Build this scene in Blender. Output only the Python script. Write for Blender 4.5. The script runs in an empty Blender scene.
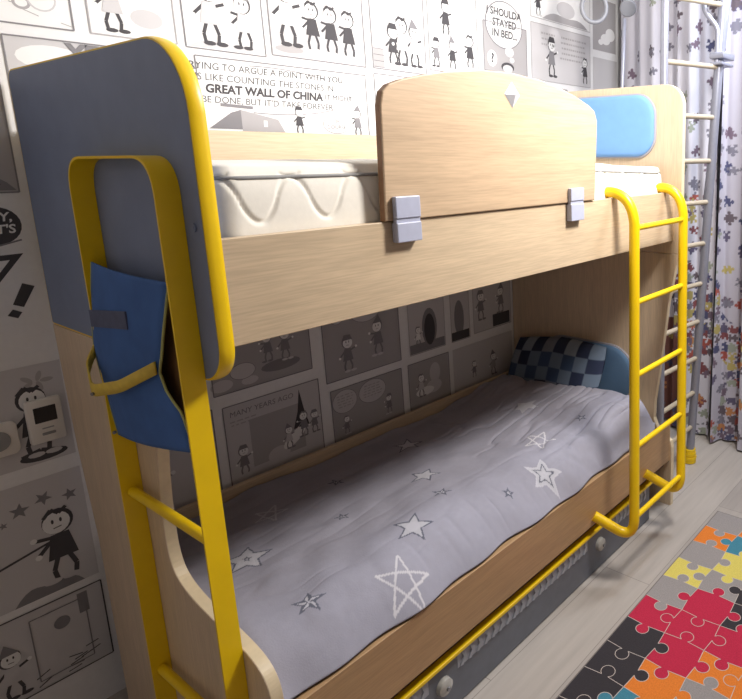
import bpy, bmesh, math, random
import numpy as np
from mathutils import Vector, Matrix
C = bpy.context.scene.collection
PI = math.pi

# ------------------------------------------------------------------ camera
cd = bpy.data.cameras.new('camera'); cam = bpy.data.objects.new('camera', cd); C.objects.link(cam)
bpy.context.scene.camera = cam
F = Vector((0.8184964, 0.53996874, -0.19620754)); R = Vector((0.5496829, -0.8353528, -0.00586581)); U = Vector((0.16706987, 0.10305079, 0.98054485))
M4 = Matrix((R, U, -F)).transposed().to_4x4(); M4.translation = Vector((-0.5357, -1.1831, 1.5451))
cam.matrix_world = M4
cd.sensor_fit = 'HORIZONTAL'; cd.sensor_width = 36.0; cd.lens = 630.985 / 742 * 36
cd.shift_x = -(601.26 - 371) / 742; cd.shift_y = (283.96 - 349.5) / 742
cd.clip_start = 0.02

# ------------------------------------------------------------------ world, light, exposure
w = bpy.data.worlds.new('world'); bpy.context.scene.world = w; w.use_nodes = True
w.node_tree.nodes['Background'].inputs[0].default_value = (0.05, 0.06, 0.09, 1)
w.node_tree.nodes['Background'].inputs[1].default_value = 0.3
def area(name, loc, size, power, col, target=None):
    ld = bpy.data.lights.new(name, 'AREA'); ld.shape = 'DISK'; ld.size = size; ld.energy = power; ld.color = col
    o = bpy.data.objects.new(name, ld); C.objects.link(o); o.location = loc
    if target is not None:
        o.rotation_euler = (Vector(target) - Vector(loc)).to_track_quat('-Z', 'Y').to_euler()
    return o
area('ceiling_lamp', (1.25, -0.74, 2.30), 0.36, 29, (1.0, 0.95, 0.90), target=(1.0, 0.55, 1.75))
area('added_fill_by_window', (2.15, -0.45, 2.55), 0.35, 16, (0.84, 0.91, 1.0))  # unseen fill light added to brighten the curtains
vs = bpy.context.scene.view_settings
vs.view_transform = 'Standard'; vs.look = 'None'; vs.gamma = 1.0; vs.use_curve_mapping = False; vs.exposure = 0.55

# ------------------------------------------------------------------ materials
def s2l(c): return tuple((v / 255 / 12.92 if v / 255 <= .04045 else ((v / 255 + .055) / 1.055) ** 2.4) for v in c)
def mat(name, rgb, rough=.5, metal=0, noise=0, nscale=60, bump=0, spec=.5, stretch=(1, 1, 1), sheen=0):
    m = bpy.data.materials.new(name); m.use_nodes = True; nt = m.node_tree; b = nt.nodes['Principled BSDF']
    b.inputs['Roughness'].default_value = rough; b.inputs['Metallic'].default_value = metal
    b.inputs['Specular IOR Level'].default_value = spec
    if sheen: b.inputs['Sheen Weight'].default_value = sheen
    tc = nt.nodes.new('ShaderNodeTexCoord'); mp = nt.nodes.new('ShaderNodeMapping'); mp.inputs['Scale'].default_value = stretch
    nt.links.new(tc.outputs['Object'], mp.inputs['Vector'])
    n = nt.nodes.new('ShaderNodeTexNoise'); n.inputs['Scale'].default_value = nscale; n.inputs['Detail'].default_value = 5
    nt.links.new(mp.outputs[0], n.inputs['Vector'])
    r = nt.nodes.new('ShaderNodeValToRGB')
    lo = tuple(max(0, v * (1 - noise)) for v in rgb); hi = tuple(min(1, v * (1 + noise)) for v in rgb)
    r.color_ramp.elements[0].position = .3; r.color_ramp.elements[1].position = .7
    r.color_ramp.elements[0].color = (*lo, 1); r.color_ramp.elements[1].color = (*hi, 1)
    nt.links.new(n.outputs['Fac'], r.inputs['Fac']); nt.links.new(r.outputs[0], b.inputs['Base Color'])
    if bump:
        bp = nt.nodes.new('ShaderNodeBump'); bp.inputs['Strength'].default_value = bump; bp.inputs['Distance'].default_value = .002
        nt.links.new(n.outputs['Fac'], bp.inputs['Height']); nt.links.new(bp.outputs[0], b.inputs['Normal'])
    return m
def wood(name, rgb, axis='x', k=.16, rough=.42):
    st = {'x': (1.1, 22, 22), 'z': (22, 22, 1.1)}[axis]
    m = mat(name, rgb, rough, noise=k, nscale=1.6, stretch=st, bump=.05)
    nt = m.node_tree; b = nt.nodes['Principled BSDF']
    tc = [n for n in nt.nodes if n.type == 'TEX_COORD'][0]
    mp = nt.nodes.new('ShaderNodeMapping'); mp.inputs['Scale'].default_value = tuple(v * 4 for v in st)
    nt.links.new(tc.outputs['Object'], mp.inputs[0])
    n2 = nt.nodes.new('ShaderNodeTexNoise'); n2.inputs['Scale'].default_value = 3.0; n2.inputs['Detail'].default_value = 3
    nt.links.new(mp.outputs[0], n2.inputs['Vector'])
    mr = nt.nodes.new('ShaderNodeMapRange'); mr.inputs[1].default_value = .35; mr.inputs[2].default_value = .65; mr.inputs[3].default_value = .90; mr.inputs[4].default_value = 1.06
    nt.links.new(n2.outputs['Fac'], mr.inputs[0])
    mx = nt.nodes.new('ShaderNodeVectorMath'); mx.operation = 'SCALE'
    src = b.inputs['Base Color'].links[0].from_socket
    nt.links.new(src, mx.inputs[0]); nt.links.new(mr.outputs[0], mx.inputs['Scale']); nt.links.new(mx.outputs[0], b.inputs['Base Color'])
    return m
def attr_mat(name, rough=.9, nbump=0, nscale=300, spec=.2, transl=0):
    m = bpy.data.materials.new(name); m.use_nodes = True; nt = m.node_tree; b = nt.nodes['Principled BSDF']
    b.inputs['Roughness'].default_value = rough; b.inputs['Specular IOR Level'].default_value = spec
    a = nt.nodes.new('ShaderNodeAttribute'); a.attribute_name = 'print'
    nt.links.new(a.outputs['Color'], b.inputs['Base Color'])
    if nbump:
        tc = nt.nodes.new('ShaderNodeTexCoord'); n = nt.nodes.new('ShaderNodeTexNoise'); n.inputs['Scale'].default_value = nscale
        nt.links.new(tc.outputs['Object'], n.inputs['Vector'])
        bp = nt.nodes.new('ShaderNodeBump'); bp.inputs['Strength'].default_value = nbump; bp.inputs['Distance'].default_value = .002
        nt.links.new(n.outputs['Fac'], bp.inputs['Height']); nt.links.new(bp.outputs[0], b.inputs['Normal'])
    return m
beech = wood('beech_grain_along', s2l((204, 182, 152)), 'x', k=.07)
beech_v = wood('beech_grain_up', s2l((210, 188, 160)), 'z', k=.05)
beech_dk = wood('beech_guard', s2l((192, 166, 136)), 'x', k=.08)
beech_edge = mat('beech_edge', s2l((150, 112, 80)), .5, noise=.1)
pale_edge = mat('pale_edge_band', s2l((224, 206, 172)), .35, noise=.05)
slate = mat('slate_laminate', s2l((120, 132, 158)), .55, noise=.05, nscale=14, bump=.02)
yellow = mat('yellow_lacquer', s2l((244, 204, 12)), .35, noise=.03, nscale=20)
band_y = mat('yellow_strap_band', s2l((214, 184, 70)), .6, noise=.08)
mattress_w = mat('mattress_ticking', s2l((240, 236, 226)), .85, noise=.02, nscale=80, bump=.15)
piping_m = mat('grey_piping', s2l((150, 150, 150)), .8)
silver = mat('silver_plastic', s2l((176, 180, 200)), .35, noise=.03)
silver_d = mat('silver_plastic_groove', s2l((110, 112, 128)), .5)
silver_hi = mat('silver_emblem', s2l((214, 216, 224)), .3, metal=.3)
chrome = mat('screw_metal', s2l((150, 150, 155)), .3, metal=.9)
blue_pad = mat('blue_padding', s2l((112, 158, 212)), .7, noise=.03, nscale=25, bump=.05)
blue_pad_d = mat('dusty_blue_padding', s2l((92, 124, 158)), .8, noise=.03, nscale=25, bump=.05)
grey_rim = mat('grey_rim', s2l((160, 160, 172)), .5)
pocket_b = mat('blue_felt', s2l((62, 100, 160)), .85, noise=.10, nscale=18, bump=.1)
pocket_br = mat('brown_backing', s2l((150, 110, 66)), .7, noise=.1)
pocket_lab = mat('grey_blue_patch', s2l((84, 90, 114)), .8, noise=.1)
drawer_m = mat('drawer_grey', s2l((104, 108, 118)), .4, noise=.06, nscale=30)
drawer_rib = mat('drawer_rib', s2l((158, 161, 170)), .35)
knob_m = mat('clear_grey_plastic', s2l((176, 174, 168)), .2, noise=.15, nscale=40, spec=.8)
dark_gap = mat('dark_brown_gap_shade', s2l((84, 38, 24)), .8)  # shade of the gap over the drawer, put into a dark brown
white_pl = mat('white_plastic', s2l((226, 222, 216)), .4)
black_pl = mat('dark_display', s2l((48, 46, 50)), .2)
metal_t = mat('grey_steel_tube', s2l((148, 150, 164)), .35, metal=.35, noise=.04)
rung_m = wood('pale_wood_rung', s2l((178, 166, 146)), 'x', k=.08)
paper = mat('wallpaper_ground', s2l((232, 232, 233)), .8, noise=.02)
ceil_m = mat('white_ceiling', s2l((225, 225, 225)), .9)
plain_wall = mat('pale_wall_paint', s2l((200, 192, 188)), .9, noise=.03)
quilt_m = attr_mat('printed_quilt', .95, .25, 260)
quilt_sheet = mat('white_sheet', s2l((222, 214, 204)), .9, noise=.03)
pillow_m = attr_mat('checked_fabric', .95, .2, 300)
curtain_m = attr_mat('printed_curtain', .9)

# ------------------------------------------------------------------ mesh helpers
def finish(name, bm, m, parent=None, smooth=False, loc=None):
    me = bpy.data.meshes.new(name); bm.normal_update(); bm.to_mesh(me); bm.free()
    for x in (m if isinstance(m, (list, tuple)) else [m]): me.materials.append(x)
    o = bpy.data.objects.new(name, me); C.objects.link(o)
    if smooth:
        for p in me.polygons: p.use_smooth = True
        if smooth == 'auto':
            try: me.set_sharp_from_angle(angle=math.radians(35))
            except Exception: pass
    if parent is not None:
        o.parent = parent
        if parent.type == 'EMPTY': o.location = -parent.location
    return o
def thing(name, label, cat, loc, group=None):
    o = bpy.data.objects.new(name, None); C.objects.link(o); o.location = loc; o.empty_display_size = .1
    o['label'] = label; o['category'] = cat
    if group: o['group'] = group
    return o
def tag(o, label, cat, group=None):
    o['label'] = label; o['category'] = cat
    if group: o['group'] = group
    return o
def struct(name, bm, m):
    o = finish(name, bm, m); o['kind'] = 'structure'; return o
def box(bm, x0, x1, y0, y1, z0, z1, bev=0, mi=0):
    vs_ = [bm.verts.new((x, y, z)) for x in (x0, x1) for y in (y0, y1) for z in (z0, z1)]
    fs = [bm.faces.new([vs_[i] for i in q]) for q in ((0, 1, 3, 2), (4, 6, 7, 5), (0, 4, 5, 1), (2, 3, 7, 6), (0, 2, 6, 4), (1, 5, 7, 3))]
    for f in fs: f.material_index = mi
    if bev:
        es = list({e for f in fs for e in f.edges})
        bmesh.ops.bevel(bm, geom=es, offset=bev, segments=2, affect='EDGES', profile=.5)
def rounded(pts, seg=7):
    """pts: (a, b, r) corner list -> outline with filleted corners"""
    out = []; n = len(pts)
    for i, (a, b, r) in enumerate(pts):
        p = Vector((a, b)); p0 = Vector(pts[i - 1][:2]); p1 = Vector(pts[(i + 1) % n][:2])
        if r <= 0: out.append((a, b)); continue
        d0 = (p0 - p).normalized(); d1 = (p1 - p).normalized()
        ang = d0.angle(d1); t = min(r / math.tan(ang / 2), (p0 - p).length * .49, (p1 - p).length * .49); rr = t * math.tan(ang / 2)
        c = p + (d0 + d1).normalized() * (rr / math.sin(ang / 2))
        s = p + d0 * t - c; e = p + d1 * t - c
        a0 = math.atan2(s.y, s.x); a1 = math.atan2(e.y, e.x); da = (a1 - a0 + PI) % (2 * PI) - PI
        for k in range(seg + 1):
            q = a0 + da * k / seg; out.append((c.x + rr * math.cos(q), c.y + rr * math.sin(q)))
    return out
def prism(bm, pts, axis, lo, hi, bev=0, mi=0, side_mi=None):
    def P(a, b, t): return {'x': (t, a, b), 'y': (a, t, b), 'z': (a, b, t)}[axis]
    A = [bm.verts.new(P(a, b, lo)) for a, b in pts]; B = [bm.verts.new(P(a, b, hi)) for a, b in pts]
    f0 = bm.faces.new(A); f1 = bm.faces.new(B[::-1]); f0.material_index = f1.material_index = mi
    n = len(pts); sd = []
    for i in range(n):
        f = bm.faces.new((A[i], B[i], B[(i + 1) % n], A[(i + 1) % n])); f.material_index = mi if side_mi is None else side_mi; sd.append(f)
    bmesh.ops.recalc_face_normals(bm, faces=[f0, f1] + sd)
    if bev:
        es = list(set(list(f0.edges) + list(f1.edges)))
        bmesh.ops.bevel(bm, geom=es, offset=bev, segments=2, affect='EDGES', profile=.5)
def tube(bm, path, r, n=12, cap=True, radii=None):
    path = [Vector(p) for p in path]; rings = []; up = None
    for i, p in enumerate(path):
        d = ((path[min(i + 1, len(path) - 1)] - path[max(i - 1, 0)])).normalized()
        if up is None:
            up = Vector((0, 0, 1)) if abs(d.z) < .9 else Vector((1, 0, 0))
        s = d.cross(up).normalized(); up = s.cross(d).normalized()
        rr = radii[i] if radii else r
        rings.append([bm.verts.new(p + (s * math.cos(2 * PI * k / n) + up * math.sin(2 * PI * k / n)) * rr) for k in range(n)])
    for a, b in zip(rings, rings[1:]):
        for k in range(n): bm.faces.new((a[k], a[(k + 1) % n], b[(k + 1) % n], b[k]))
    if cap: bm.faces.new(rings[0][::-1]); bm.faces.new(rings[-1])
def arc3(p0, pc, p1, n=8):
    """quadratic curve p0 - pc - p1"""
    p0, pc, p1 = Vector(p0), Vector(pc), Vector(p1)
    return [p0.lerp(pc, t).lerp(pc.lerp(p1, t), t) for t in [k / n for k in range(n + 1)]]
def fillet_path(pts, r, seg=8):
    pts = [Vector(p) for p in pts]; out = [pts[0]]
    for i in range(1, len(pts) - 1):
        a = pts[i] + (pts[i - 1] - pts[i]).normalized() * r; b = pts[i] + (pts[i + 1] - pts[i]).normalized() * r
        out += arc3(a, pts[i], b, seg)
    return out + [pts[-1]]
def grid_obj(name, P, m, parent=None, col=None, smooth=True, closed=False):
    """P: (nu, nv, 3) array of points; col: (nu, nv, 3) linear colours"""
    nu, nv = P.shape[:2]; idx = np.arange(nu * nv).reshape(nu, nv)
    if closed: q = np.stack([idx[:-1, :], idx[1:, :], np.roll(idx, -1, 1)[1:, :], np.roll(idx, -1, 1)[:-1, :]], -1).reshape(-1, 4)
    else: q = np.stack([idx[:-1, :-1], idx[1:, :-1], idx[1:, 1:], idx[:-1, 1:]], -1).reshape(-1, 4)
    me = bpy.data.meshes.new(name); nf = len(q)
    me.vertices.add(nu * nv); me.vertices.foreach_set('co', P.reshape(-1).astype(np.float32))
    me.loops.add(nf * 4); me.loops.foreach_set('vertex_index', q.reshape(-1).astype(np.int32))
    me.polygons.add(nf); me.polygons.foreach_set('loop_start', (np.arange(nf) * 4).astype(np.int32))
    try: me.polygons.foreach_set('loop_total', np.full(nf, 4, np.int32))
    except Exception: pass
    me.update(calc_edges=True)
    if smooth: me.polygons.foreach_set('use_smooth', np.ones(nf, bool))
    if col is not None:
        a = me.color_attributes.new('print', 'FLOAT_COLOR', 'POINT')
        c = np.ones((nu * nv, 4), np.float32); c[:, :3] = col.reshape(-1, 3); a.data.foreach_set('color', c.reshape(-1))
    me.materials.append(m)
    o = bpy.data.objects.new(name, me); C.objects.link(o)
    if parent is not None:
        o.parent = parent
        if parent.type == 'EMPTY': o.location = -parent.location
    return o
def vnoise(x, y, seed=0):
    """smooth value noise on arrays"""
    xi, yi = np.floor(x).astype(int), np.floor(y).astype(int); fx, fy = x - xi, y - yi
    def h(a, b):
        n = (a * 374761393 + b * 668265263 + seed * 1442695041) & 0x7fffffff
        n = ((n ^ (n >> 13)) * 1274126177) & 0x7fffffff
        return ((n ^ (n >> 16)) & 0xffff) / 65535.0
    fx = fx * fx * (3 - 2 * fx); fy = fy * fy * (3 - 2 * fy)
    return (h(xi, yi) * (1 - fx) + h(xi + 1, yi) * fx) * (1 - fy) + (h(xi, yi + 1) * (1 - fx) + h(xi + 1, yi + 1) * fx) * fy
def hsh(a, b, seed):
    n = (a * 374761393 + b * 668265263 + seed * 1442695041) & 0x7fffffff
    n = ((n ^ (n >> 13)) * 1274126177) & 0x7fffffff
    return ((n ^ (n >> 16)) & 0xffff) / 65535.0

# ------------------------------------------------------------------ room shell
XL, XR, YF, YB, ZC = -1.3, 2.86, -2.6, 0.90, 2.65
def plank_floor():
    m = bpy.data.materials.new('grey_oak_laminate'); m.use_nodes = True; nt = m.node_tree; b = nt.nodes['Principled BSDF']
    tc = nt.nodes.new('ShaderNodeTexCoord'); br = nt.nodes.new('ShaderNodeTexBrick')
    nt.links.new(tc.outputs['Object'], br.inputs['Vector'])
    br.inputs['Scale'].default_value = 1.0; br.inputs['Brick Width'].default_value = 1.28; br.inputs['Row Height'].default_value = .19
    br.inputs['Mortar Size'].default_value = .0012; br.inputs['Color1'].default_value = (*s2l((186, 178, 170)), 1); br.inputs['Color2'].default_value = (*s2l((170, 162, 156)), 1)
    br.inputs['Mortar'].default_value = (*s2l((140, 132, 126)), 1)
    mp = nt.nodes.new('ShaderNodeMapping'); mp.inputs['Scale'].default_value = (1.4, 16, 1); nt.links.new(tc.outputs['Object'], mp.inputs[0])
    n = nt.nodes.new('ShaderNodeTexNoise'); n.inputs['Scale'].default_value = 2; n.inputs['Detail'].default_value = 6; nt.links.new(mp.outputs[0], n.inputs['Vector'])
    mr = nt.nodes.new('ShaderNodeMapRange'); mr.inputs[1].default_value = .3; mr.inputs[2].default_value = .7; mr.inputs[3].default_value = .88; mr.inputs[4].default_value = 1.05
    nt.links.new(n.outputs['Fac'], mr.inputs[0])
    sc = nt.nodes.new('ShaderNodeVectorMath'); sc.operation = 'SCALE'; nt.links.new(br.outputs['Color'], sc.inputs[0]); nt.links.new(mr.outputs[0], sc.inputs['Scale'])
    nt.links.new(sc.outputs[0], b.inputs['Base Color']); b.inputs['Roughness'].default_value = .38
    return m
bm = bmesh.new(); box(bm, XL - .1, XR + .1, YF - .1, YB + .1, -.1, 0); struct('floor', bm, plank_floor())
bm = bmesh.new(); box(bm, XL - .1, XR + .1, YF - .1, YB + .1, ZC, ZC + .1); struct('ceiling', bm, ceil_m)
bm = bmesh.new(); box(bm, XL - .1, XR + .1, YB, YB + .1, 0, ZC); wall_back = struct('wall_back', bm, paper)
bm = bmesh.new(); box(bm, XL - .1, XR + .1, YF - .1, YF, 0, ZC); struct('wall_front', bm, plain_wall)
bm = bmesh.new(); box(bm, XL - .1, XL, YF, YB, 0, ZC); struct('wall_left', bm, plain_wall)
bm = bmesh.new(); box(bm, XR, XR + .1, YF, YB, 0, ZC); struct('wall_right', bm, mat('pale_wall_paint', s2l((214, 214, 220)), .85))

# ------------------------------------------------------------------ comic wallpaper: printed panels on the back wall
TONES = [mat('print_ink', s2l((74, 72, 76)), .8), mat('print_dark_grey', s2l((132, 130, 134)), .8), mat('print_mid_grey', s2l((172, 169, 171)), .8),
         mat('print_light_grey', s2l((202, 200, 202)), .8), mat('print_white', s2l((234, 234, 234)), .8)]
wp = bmesh.new(); rnd = random.Random(7); order = [0]
def WP(pts, tone, lay):
    order[0] += 1
    y = YB - .0004 - lay * .00025 - (order[0] % 40) * .000004
    f = wp.faces.new([wp.verts.new((a, y, b)) for a, b in pts]); f.material_index = tone
def disc(x, z, rx, rz, tone, lay, n=18, rot=0):
    c, s = math.cos(rot), math.sin(rot)
    WP([(x + rx * math.cos(2 * PI * k / n) * c - rz * math.sin(2 * PI * k / n) * s, z + rx * math.cos(2 * PI * k / n) * s + rz * math.sin(2 * PI * k / n) * c) for k in range(n)], tone, lay)
def stroke(pts, wd, tone, lay):
    for (a, b), (c, d) in zip(pts, pts[1:]):
        l = math.hypot(c - a, d - b) or 1e-6; nx, nz = -(d - b) / l * wd / 2, (c - a) / l * wd / 2
        WP([(a + nx, b + nz), (c + nx, d + nz), (c - nx, d - nz), (a - nx, b - nz)], tone, lay)
def rect(x0, x1, z0, z1, tone, lay): WP([(x0, z0), (x1, z0), (x1, z1), (x0, z1)], tone, lay)
def frame(x0, x1, z0, z1, fill=None, wd=.0035, tone=1):
    if fill is not None: rect(x0, x1, z0, z1, fill, 0)
    stroke([(x0, z0), (x1, z0), (x1, z1), (x0, z1), (x0, z0)], wd, tone, 6)
def balloon(x, z, rx, rz, tail=None, fill=4):
    if tail: WP([(x - rx * .2, z - rz * .8), (x + rx * .15, z - rz * .8), tail], 1, 2)
    disc(x, z, rx + .002, rz + .002, 1, 3, 28); disc(x, z, rx, rz, fill, 4, 28)
def lines(x, z, wid, n, gap, tone=2):
    for k in range(n):
        t = x - wid / 2 * rnd.uniform(.8, 1)
        while t < x + wid / 2 * rnd.uniform(.8, 1):
            l = rnd.uniform(.008, .02); stroke([(t, z - k * gap), (min(t + l, x + wid / 2), z - k * gap)], gap * .34, tone, 5); t += l + .006
def star2(x, z, r, tone, lay, rot=0):
    WP([(x + (r if k % 2 == 0 else r * .42) * math.sin(rot + k * PI / 5), z + (r if k % 2 == 0 else r * .42) * math.cos(rot + k * PI / 5)) for k in range(10)], tone, lay)
INK = 0
def kid(x, z, h, flip=1, dress=0, hat=0):
    """a plain little cartoon child, feet at z"""
    f = flip; u = h
    for s in (-1, 1):
        stroke([(x + s * .05 * u, z + .34 * u), (x + s * .11 * u, z + .16 * u), (x + s * .09 * u, z + .03 * u)], .05 * u, INK, 3)
        disc(x + s * .09 * u + f * .05 * u, z + .025 * u, .09 * u, .035 * u, INK if dress else 3, 3, 10)
    WP([(x - .15 * u, z + .30 * u), (x + .15 * u, z + .30 * u), (x + .09 * u, z + .62 * u), (x - .09 * u, z + .62 * u)], INK if dress == 0 else dress, 4)
    stroke([(x - .08 * u, z + .56 * u), (x - .22 * u, z + .42 * u)], .045 * u, INK, 3); disc(x - .23 * u, z + .40 * u, .035 * u, .035 * u, 4, 4, 8)
    stroke([(x + .08 * u, z + .56 * u), (x + f * .24 * u, z + .62 * u)], .045 * u, INK, 3); disc(x + f * .25 * u, z + .63 * u, .035 * u, .035 * u, 4, 4, 8)
    disc(x, z + .78 * u, .155 * u, .165 * u, INK, 4, 18); disc(x + f * .015 * u, z + .765 * u, .135 * u, .14 * u, 4, 5, 18)
    disc(x + f * .05 * u, z + .79 * u, .014 * u, .03 * u, INK, 6, 8); disc(x - f * .03 * u, z + .79 * u, .014 * u, .03 * u, INK, 6, 8)
    stroke([(x - f * .03 * u, z + .71 * u), (x + f * .05 * u, z + .70 * u)], .012 * u, INK, 6)
    if hat == 0: WP([(x - .15 * u, z + .84 * u), (x + .15 * u, z + .84 * u), (x + .10 * u, z + .97 * u), (x - .08 * u, z + .98 * u)], INK, 6)
    elif hat == 1: WP([(x - .14 * u, z + .86 * u), (x + .14 * u, z + .86 * u), (x - f * .04 * u, z + 1.08 * u)], 1, 6)
    else: stroke([(x - .13 * u, z + .86 * u), (x - .05 * u, z + .95 * u), (x + .02 * u, z + .88 * u), (x + .1 * u, z + .94 * u)], .04 * u, INK, 6)
def hill(x0, x1, z0, h, tone, lay=1):
    WP([(x0, z0)] + [(x0 + (x1 - x0) * t, z0 + h * (math.sin(PI * t) ** .7) * (.8 + .2 * math.sin(9 * t))) for t in [k / 12 for k in range(1, 12)]] + [(x1, z0)], tone, lay)
def bricks(x0, x1, z0, z1, tone=2):
    rect(x0, x1, z0, z1, tone, 1); n = max(2, int((z1 - z0) / .018))
    for k in range(n + 1): stroke([(x0, z0 + (z1 - z0) * k / n), (x1, z0 + (z1 - z0) * k / n)], .0015, 0, 2)
def words(body, x, z, size, tone=1, lay=5.5, align='CENTER', shear=0.1, bold=0):
    cu = bpy.data.curves.new('t', 'FONT'); cu.body = body; cu.size = size; cu.align_x = align; cu.align_y = 'CENTER'; cu.shear = shear; cu.resolution_u = 3
    cu.offset = bold; cu.space_line = 1.0
    ob = bpy.data.objects.new('t', cu); C.objects.link(ob); bpy.context.view_layer.update()
    me = bpy.data.meshes.new_from_object(ob.evaluated_get(bpy.context.evaluated_depsgraph_get()))
    vv = [wp.verts.new((x + v.co.x, YB - .0004 - lay * .00025, z + v.co.y)) for v in me.vertices]
    for p in me.polygons:
        try: f = wp.faces.new([vv[i] for i in p.vertices]); f.material_index = tone
        except ValueError: pass
    bpy.data.objects.remove(ob); bpy.data.curves.remove(cu); bpy.data.meshes.remove(me)

# upper band of panels (bottom edges about 1.87-1.94 m)
top = 2.25
frame(-.36, .158, 1.874, top, 4); 
disc(-.02, 1.93, .03, .022, 3, 1); disc(.06, 1.925, .018, .016, 2, 1); disc(.06, 1.925, .012, .010, 4, 2); disc(.02, 1.955, .01, .01, 1, 2); disc(.10, 1.94, .03, .03, 3, 1); disc(.10, 1.94, .026, .026, 4, 2)
for k in range(14): 
    a, b = rnd.uniform(-.15, .14), rnd.uniform(1.885, 1.97); stroke([(a, b), (a + rnd.uniform(-.03, .03), b + rnd.uniform(-.015, .015))], .002, 2, 2)
frame(.194, .400, 1.874, top, 4, tone=2); disc(.33, 1.93, .04, .025, 3, 1); kid(.25, 1.885, .16, 1, 3, 2)
frame(.424, .661, 1.871, top, 4); kid(.50, 1.885, .20, 1, 3, 2); kid(.60, 1.885, .17, -1, 3, 1); hill(.43, .655, 1.875, .03, 3)
frame(.683, 1.040, 1.880, top, 3); rect(.688, 1.035, 1.98, top, 4, .5); rect(.86, .96, 1.97, 2.09, 3, .8)
kid(.745, 1.915, .22, 1, 4, 0); disc(.745, 1.905, .05, .012, 2, 1)
for k, xx in enumerate((.835, .905, .975)): kid(xx, 1.91 - k * .004, .17, -1, 0, 2)
rect(.83, .99, 1.885, 1.901, 4, 1.5); lines(.91, 1.898, .14, 2, .008)
frame(1.073, 1.330, 1.882, 2.3, 3); rect(1.15, 1.325, 1.887, 2.3, 4, .5); bricks(1.077, 1.125, 1.888, 1.955); kid(1.17, 1.90, .16, 1, 0, 0); kid(1.215, 1.905, .19, -1, 4, 2); kid(1.275, 1.905, .17, 1, 4, 1)
stroke([(1.15, 1.99), (1.15, 2.2)], .002, 2, 2)
frame(1.352, 1.632, 1.905, 2.35, 4)
for k, (a, b, h, d) in enumerate([(1.39, 1.92, .12, 1), (1.48, 1.915, .13, 0), (1.585, 1.93, .15, 0), (1.45, 2.05, .15, 0)]): kid(a, b, h, 1 if k % 2 else -1, d, k % 3)
for k in range(5): stroke([(1.37, 2.06 + k * .03), (1.42, 2.075 + k * .03)], .002, 2, 2)
hill(1.53, 1.63, 2.02, .05, 3)
frame(1.672, 1.972, 1.938, 2.152, 2, tone=1); disc(1.815, 2.15, .128, .105, 1, 3, 34); disc(1.815, 2.15, .122, .10, 4, 4, 34)
disc(1.845, 2.035, .03, .022, 4, 4); disc(1.862, 2.00, .016, .012, 4, 4); disc(1.725, 1.995, .032, .036, 4, 4); words('?', 1.725, 1.995, .055, 0, bold=.002)
words('I SHOULDA\nSTAYED\nIN BED...', 1.815, 2.155, .046, 0, bold=.0012); disc(1.83, 1.965, .045, .022, 0, 4); disc(1.83, 1.958, .035, .018, 3, 5)
frame(2.008, 2.52, 1.93, 2.20, 3, tone=2); lines(2.36, 2.16, .24, 5, .026, 2); kid(2.17, 1.955, .20, 1, 1, 0); kid(2.47, 1.94, .15, -1, 0, 2); lines(2.14, 2.16, .12, 3, .026, 2)
rect(2.55, 2.79, 2.142, 2.42, 2, .3); disc(2.68, 2.21, .05, .03, 4, 1); disc(2.73, 2.24, .05, .035, 4, 1); disc(2.63, 2.19, .025, .015, 4, 1)
frame(2.008, 2.52, 2.225, 2.5, 4, tone=2); kid(2.07, 2.235, .13, 1, 0, 1); disc(2.3, 2.3, .08, .04, 3, 1); hill(2.1, 2.5, 2.23, .05, 2)
frame(2.55, 2.80, 1.80, 2.10, 3, tone=3)
# second band
frame(.012, .405, 1.47, 1.845, 3); hill(.014, .19, 1.72, .085, 2); hill(.10, .40, 1.70, .06, 3); words('YEOW', .225, 1.815, .062, 1, bold=.003); disc(.1, 1.80, .07, .03, 4, 1)
frame(.443, 1.032, 1.55, 1.85, 4); disc(.665, 1.765, .295, .075, 1, 1, 40); disc(.665, 1.765, .292, .072, 4, 2, 40); rect(.45, .60, 1.69, 1.845, 4, 3)
words('TRYING TO ARGUE A POINT WITH YOU', .67, 1.822, .029, 0); words('IS LIKE COUNTING THE STONES IN', .665, 1.790, .029, 0)
words('GREAT WALL OF CHINA', .655, 1.757, .035, 0, bold=.0014); words('- IT MIGHT', .905, 1.759, .026, 0); words("BE DONE, BUT IT'D TAKE FOREVER!", .67, 1.725, .028, 0)
WP([(.46, 1.64), (.53, 1.69), (.56, 1.70), (.60, 1.64)], 1, 4); WP([(.56, 1.70), (.68, 1.675), (.70, 1.635), (.56, 1.635)], 2, 4); rect(.63, .642, 1.65, 1.67, 4, 5); kid(.755, 1.63, .095, 1, 0, 0)
WP([(.78, 1.71), (.80, 1.71), (.785, 1.69)], 4, 4); stroke([(.50, 1.712), (.60, 1.708)], .01, 1, 4)
balloon(.895, 1.667, .05, .03); words('OF\nCOURSE', .895, 1.668, .020, 0); kid(.985, 1.628, .105, -1, 1, 1)
frame(1.072, 1.66, 1.50, 1.862, 4); kid(1.2, 1.52, .2, 1, 0, 1)
frame(1.69, 2.30, 1.45, 1.90, 3); frame(2.33, 2.8, 1.45, 1.78, 4)
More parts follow.
